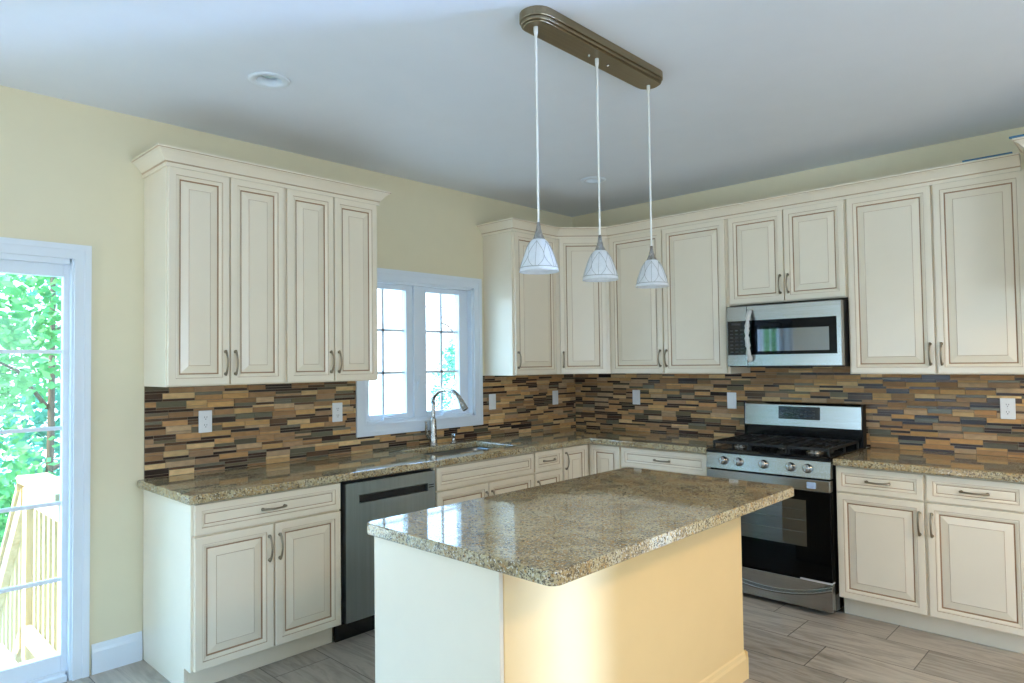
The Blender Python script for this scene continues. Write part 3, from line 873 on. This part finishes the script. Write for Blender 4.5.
MB().box(.149, .717, fy-.0016, fy, .082, .310).build('door_glass', M['bglass'], dr_)
MB().box(.220, .672, fy-.0026, fy-.0016, .104, .248).build('window', M['owin'], dr_)
h = []; rr = []
for i in range(21):
    f = i/20; a = .172
    bow = -.034*min(1, math.sin(PI*f)*2.2)
    h.append((a+.004*math.sin(f*9), fy-.012+bow, .045+.325*f)); rr.append(.0145+.0030*math.sin(i*2.3)+.002*math.sin(i*1.1))
MB().tube(h, rr, 12).build('handle', M['film'], dr_)

# ------------------------------------------------------------------ pendant fixture
PX = 2.155; PY = (-2.902, -2.524, -2.136)
t = thing('pendant_light', 'three light pendant fixture with brass bar canopy hanging over the island', 'pendant light', (PX, -2.517, ZC))
def stadium(hl, r, n=10):
    return [(r*math.cos(-PI/2*0+PI*k/n), hl-r+r*math.sin(PI*k/n)) for k in range(n+1)]+[(r*math.cos(PI+PI*k/n), -(hl-r)+r*math.sin(PI+PI*k/n)) for k in range(n+1)]
mb = MB().prism(stadium(.443, .068), -.032, 0); mb.prism(stadium(.437, .061), -.045, -.032); mb.prism(stadium(.428, .052), -.051, -.045)
can = mb.build('canopy', M['canopy'], t, .002, 2)
for s in (-.06, .07): MB().lathe([(.0045, -.051), (.006, -.054), (.004, -.060), (0, -.061)], (0, s, 0), 12).build('screw', M['satin'], can)
for y in PY:
    y -= -2.517; zb = 1.817-ZC
    co = MB().tube([(0, y, -.085), (0, y, zb+.178)], .0042, 10).build('cord', M['cord'], t)
    MB().lathe([(.0, -.050), (.008, -.051), (.008, -.070), (.0055, -.088), (0, -.088)], (0, y, 0), 14).build('ferrule', M['cord'], co)
    prof = [(.0735, 0), (.0705, .012), (.0670, .027), (.0600, .049), (.0525, .070), (.0435, .0925), (.035, .108), (.026, .118), (.019, .124)]
    pin = [(r-.004, z) for r, z in reversed(prof)]
    sh = MB().lathe(prof+pin, (0, y, zb), 40, close=True).build('shade', M['shade'], t)
    MB().lathe([(.024, .1195), (.020, .127), (.014, .142), (.009, .160), (.0055, .184), (0, .186)], (0, y, zb), 24).build('cap', M['satin'], sh)
    wm = MB()
    def rad(z):
        for (r0, z0), (r1, z1) in zip(prof, prof[1:]):
            if z0 <= z <= z1: return r0+(r1-r0)*(z-z0)/(z1-z0)
        return prof[-1][0]
    def wp(a, z): r = rad(z)+.0012; return (r*math.cos(a), y+r*math.sin(a), zb+z)
    for k in range(6):
        a0 = 2*PI*k/6
        for s in (-1, 1):
            wm.tube([wp(a0+s*(PI/6)*math.sin(PI*(.08+.92*f/12)**1.0)*1.0, .014+.097*f/12) for f in range(13)], .0008, 5)
        wm.tube([wp(a0, .014+.097*f/8) for f in range(9)], .0007, 5)
    wm.tube([wp(2*PI*k/36, .014) for k in range(37)], .0014, 5)
    wm.build('wire_frame', M['wire'], sh)

# ------------------------------------------------------------------ recessed downlights
def downlight(c, label):
    t = thing('recessed_light', label, 'ceiling light', (c[0], c[1], ZC))
    MB().lathe([(.056, -.002), (.060, -.006), (.080, -.007), (.090, -.004), (.092, -.0005), (.056, .0)], n=40, close=True).build('trim_ring', M['trim'], t)
    MB().lathe([(.056, -.001), (.050, .030), (.046, .050)], n=32).build('baffle', M['trim'], t)
    MB().lathe([(.046, .050), (.042, .030), (.028, .018), (.0, .013)], n=32).build('lens', M['lens'], t)
downlight(DL[0], 'white recessed ceiling light above the left end cabinets')
downlight(DL[1], 'white recessed ceiling light near the room corner, behind the pendants')

# ------------------------------------------------------------------ outdoors
struct(MB().box(-70, -.14, -70, 60, -1.3, -1.2).build('ground', M['ground']), 'pale sunlit ground outside', 'ground')
t = thing('wooden_deck', 'pale wooden deck landing outside the patio door', 'deck', (-.7, -4.8, -.12))
mb = MB(); k = 0; x = -.16
while x > -1.10:
    mb.box(x-.138+.7, x+.7, -1.35, .860, -.03, 0); x -= .143
mb.build('boards', M['deckw'], t)
mb = MB()
for yy in (-1.30, -.2, .80): mb.box(-.42, .5, yy-.02, yy+.02, -.22, -.03)
mb.build('joists', M['pine'], t)
mb = MB()
for yy in (-1.25, .78):
    for x in (-.20, .45): mb.box(x-.045, x+.045, yy-.045, yy+.045, -1.08, -.22)
mb.build('posts', M['pine'], t)
RY = -3.83
t = thing('deck_railing', 'pine deck railing with sloping stair rail seen through the patio door', 'railing', (-.6, RY, -.12))
def Rr(mb): mb.v = [(p[0]+.6, p[1]-RY, p[2]+.12) for p in mb.v]; return mb
Rr(MB().box(-1.0, -.90, RY-.05, RY+.05, -1.2, .80)).build('post', M['pine'], t)
Rr(MB().box(-1.02, -.15, RY-.075, RY+.075, .828, .866)).build('cap_rail', M['pine'], t)
Rr(MB().box(-.90, -.15, RY-.060, RY-.022, .725, .826)).build('top_rail', M['pine'], t)
Rr(MB().box(-.90, -.15, RY-.060, RY-.022, -.06, .03)).build('bottom_rail', M['pine'], t)
for k in range(7):
    x = -.215-.105*k; Rr(MB().box(x-.019, x+.019, RY-.022, RY+.016, -.08, .81)).build('baluster', M['pine'], t)
# sloping stair rail leaving the landing
sl = -1.03
def sp(x, z): return (x, z+sl*(-1.0-x))
def slope(x0, x1, z0, z1, y0, y1):
    return MB().prism([sp(x1, z0), sp(x0, z0), sp(x0, z1), sp(x1, z1)], y0, y1, axis='y')
Rr(slope(-1.02, -1.95, .80, .845, RY-.075, RY+.075)).build('stair_cap_rail', M['pine'], t)
Rr(slope(-1.0, -1.95, .66, .795, RY-.06, RY-.022)).build('stair_rail', M['pine'], t)
Rr(slope(-1.0, -1.95, -.12, .0, RY-.06, RY-.022)).build('stair_stringer', M['pine'], t)
for k in range(7):
    x = -1.10-.12*k; b = sp(x, 0)[1]
    Rr(MB().box(x-.019, x+.019, RY-.022, RY+.016, b-.08, b+.76)).build('stair_baluster', M['pine'], t)

def tree(label, x, y, h, r, mat, seed, n=5200, leaf=.16, base=-1.2):
    rnd = random.Random(seed)
    t = thing('tree', label, 'tree', (x, y, base), 0, None)
    tr = MB(); tr.tube([(0, 0, 0), (.05, .03, h*.3), (-.05, .06, h*.6), (.02, 0, h*.85)], [r*.028, r*.022, r*.016, r*.008], 10)
    blobs = []
    for k in range(40):
        a = rnd.uniform(0, 2*PI); q = rnd.random(); hz = h*(.07+.93*q); rr = r*(.95*math.sin(PI*min(1, .12+.88*q))**.6)*rnd.uniform(.35, 1)
        bl = Vector((rr*math.cos(a), rr*math.sin(a), hz)); blobs.append((bl, r*rnd.uniform(.26, .46)))
        if k % 4 == 0: tr.tube([(0, 0, min(hz*.8, h*.8)), tuple(bl*.6+Vector((0, 0, hz*.36))), tuple(bl)], [r*.016, r*.010, r*.005], 6)
    tr.build('trunk', M['bark'], t)
    vs = []; fs = []; sm = []
    for i in range(n):
        c, br = blobs[rnd.randrange(len(blobs))]
        d = Vector((rnd.gauss(0, 1), rnd.gauss(0, 1), rnd.gauss(0, 1))).normalized()*br*rnd.uniform(.45, 1.05)
        p = c+d
        u = Vector((rnd.gauss(0, 1), rnd.gauss(0, 1), rnd.gauss(0, .6))).normalized(); v = u.orthogonal().normalized()
        v = Matrix.Rotation(rnd.uniform(0, PI), 3, u) @ v
        L = leaf*rnd.uniform(.6, 1.3); o = len(vs)
        vs += [tuple(p-u*L*.5), tuple(p+v*L*.28), tuple(p+u*L*.5), tuple(p-v*L*.28)]; fs.append((o, o+1, o+2, o+3))
    m = MB(); m.v = vs; m.f = fs; m.m = [0]*len(fs); m.sm = [False]*len(fs)
    m.build('foliage', mat, t, fix=False)
    return t
tree('bright green leafy tree straight beyond the deck railing', -5.8, -2.75, 6.6, 1.75, M['leafa'], 3, n=15000, leaf=.13)
tree('mint green tree standing further back behind the deck', -10.0, -.4, 8.6, 2.4, M['leafb'], 5, n=13000, leaf=.18)
tree('yellow green tree beyond the left side of the patio door', -9.4, -6.0, 7.4, 2.0, M['leafc'], 7, n=10000, leaf=.17)
tree('bright green tree past the left end of the deck', -3.3, -11.0, 7.4, 2.7, M['leafa'], 9, n=17000, leaf=.22)
tree('dense mint green tree far behind the deck stairs', -16.5, -4.6, 10.0, 2.8, M['leafb'], 12, n=15000, leaf=.26)
tree('small pale green tree seen through the right sash of the sink window', -12.0, 9.15, 3.15, .75, M['leafb'], 15, n=2600, leaf=.12)
tree('tall sparse tree with pinkish leaves beyond the sink window', -17.0, 14.0, 8.5, 2.6, M['leafd'], 21, n=1500, leaf=.16)

# ------------------------------------------------------------------ light
W_ = bpy.data.worlds.new('sky'); SC.world = W_; W_.use_nodes = True
nt = W_.node_tree; bg = nt.nodes['Background']
tc = nt.nodes.new('ShaderNodeTexCoord'); sx = nt.nodes.new('ShaderNodeSeparateXYZ'); rp = nt.nodes.new('ShaderNodeValToRGB')
nt.links.new(tc.outputs['Generated'], sx.inputs[0]); nt.links.new(sx.outputs['Z'], rp.inputs['Fac'])
rp.color_ramp.elements[0].position = .0; rp.color_ramp.elements[0].color = (.21, .262, .30, 1)
rp.color_ramp.elements[1].position = .55; rp.color_ramp.elements[1].color = (.279, .58, 1.0, 1)
# hazy glow of the sky on the sunlit side
dt = nt.nodes.new('ShaderNodeVectorMath'); dt.operation = 'DOT_PRODUCT'; dt.inputs[1].default_value = Vector((-.70, -.68, .12)).normalized()
nt.links.new(tc.outputs['Generated'], dt.inputs[0])
cl = nt.nodes.new('ShaderNodeMath'); cl.operation = 'MAXIMUM'; cl.inputs[1].default_value = 0; nt.links.new(dt.outputs['Value'], cl.inputs[0])
pw = nt.nodes.new('ShaderNodeMath'); pw.operation = 'POWER'; pw.inputs[1].default_value = 9; nt.links.new(cl.outputs[0], pw.inputs[0])
gw = nt.nodes.new('ShaderNodeVectorMath'); gw.operation = 'SCALE'; gw.inputs[0].default_value = (.16, .26, .36); nt.links.new(pw.outputs[0], gw.inputs['Scale'])
ad = nt.nodes.new('ShaderNodeVectorMath'); ad.operation = 'ADD'; nt.links.new(rp.outputs['Color'], ad.inputs[0]); nt.links.new(gw.outputs[0], ad.inputs[1])
nt.links.new(ad.outputs[0], bg.inputs['Color']); bg.inputs['Strength'].default_value = 11.5

def sun(name, d, e, col, ang=.02):
    l = bpy.data.lights.new(name, 'SUN'); l.energy = e; l.color = col; l.angle = ang
    o = bpy.data.objects.new(name, l); C.objects.link(o); o.rotation_euler = Vector(d).to_track_quat('-Z', 'Y').to_euler()
    return o
sun('sun', (.10, .72, -.66), 15.0, (1, .90, .76))
def area(name, loc, d, sx, sy, e, col):
    l = bpy.data.lights.new(name, 'AREA'); l.shape = 'RECTANGLE'; l.size = sx; l.size_y = sy; l.energy = e; l.color = col
    o = bpy.data.objects.new(name, l); C.objects.link(o); o.location = loc
    o.rotation_euler = Vector(d).to_track_quat('-Z', 'Z').to_euler(); return o
area('fill_light_right', (XR+.13, (RW[0]+RW[1])/2, (RW[2]+RW[3])/2), (-1, 0, 3), 2.5, 1.4, 150, (.53, .72, 1))  # added fill at the unseen right window, tilted up to brighten the ceiling
area('fill_light_rear', ((FW[0]+FW[1])/2, YF-.13, (FW[2]+FW[3])/2), (0, 1, .35), 1.8, 1.6, 14, (.24, .55, 1))  # added cool fill light at the unseen rear window
# warm fill light added near the ceiling at right, unseen and without a fixture
for k, (x, y) in enumerate(((5.0, -2.1),)):
    l = bpy.data.lights.new('warm_fill', 'SPOT'); l.energy = 225; l.color = (1, .72, .42); l.shadow_soft_size = .28; l.spot_size = math.radians(165); l.spot_blend = .6
    o = bpy.data.objects.new('warm_fill', l); C.objects.link(o); o.location = (x, y, ZC-.04)
# unseen spot added outside the narrow slot: throws a soft upright band on the island
l = bpy.data.lights.new('beam_light', 'SPOT'); l.energy = 8800; l.color = (.33, .53, 1); l.shadow_soft_size = .12; l.spot_size = math.radians(40); l.spot_blend = .3
o = bpy.data.objects.new('beam_light', l); C.objects.link(o); o.location = (9.60, 2.5, .97)
o.rotation_euler = Vector((2.35-9.6, -2.87-2.5, -.1)).to_track_quat('-Z', 'Y').to_euler()

# ------------------------------------------------------------------ camera and view
cam = bpy.data.cameras.new('camera'); co = bpy.data.objects.new('camera', cam); C.objects.link(co); SC.camera = co
cam.sensor_fit = 'HORIZONTAL'; cam.sensor_width = 36; cam.lens = 681.2/1024*36; cam.clip_start = .05; cam.clip_end = 300
a, p, r = math.radians(43.787), math.radians(1.773), math.radians(-.742)
d = Vector((-math.sin(a)*math.cos(p), math.cos(a)*math.cos(p), math.sin(p)))
Rv = Vector((math.cos(a), math.sin(a), 0)); Uv = Rv.cross(d)
R2 = Rv*math.cos(r)+Uv*math.sin(r); U2 = -Rv*math.sin(r)+Uv*math.cos(r)
mw = Matrix((R2, U2, -d)).transposed().to_4x4(); mw.translation = Vector((3.81, -4.778, 1.485))
co.matrix_world = mw
vs = SC.view_settings
SC.display_settings.display_device = 'sRGB'
vs.view_transform = 'Standard'; vs.look = 'None'; vs.gamma = 1; vs.use_curve_mapping = False; vs.exposure = 0.11
SC.cycles.use_denoising = True
SC.cycles.max_bounces = 10; SC.cycles.diffuse_bounces = 6; SC.cycles.glossy_bounces = 5; SC.cycles.transparent_max_bounces = 12
SC.cycles.sample_clamp_indirect = 8
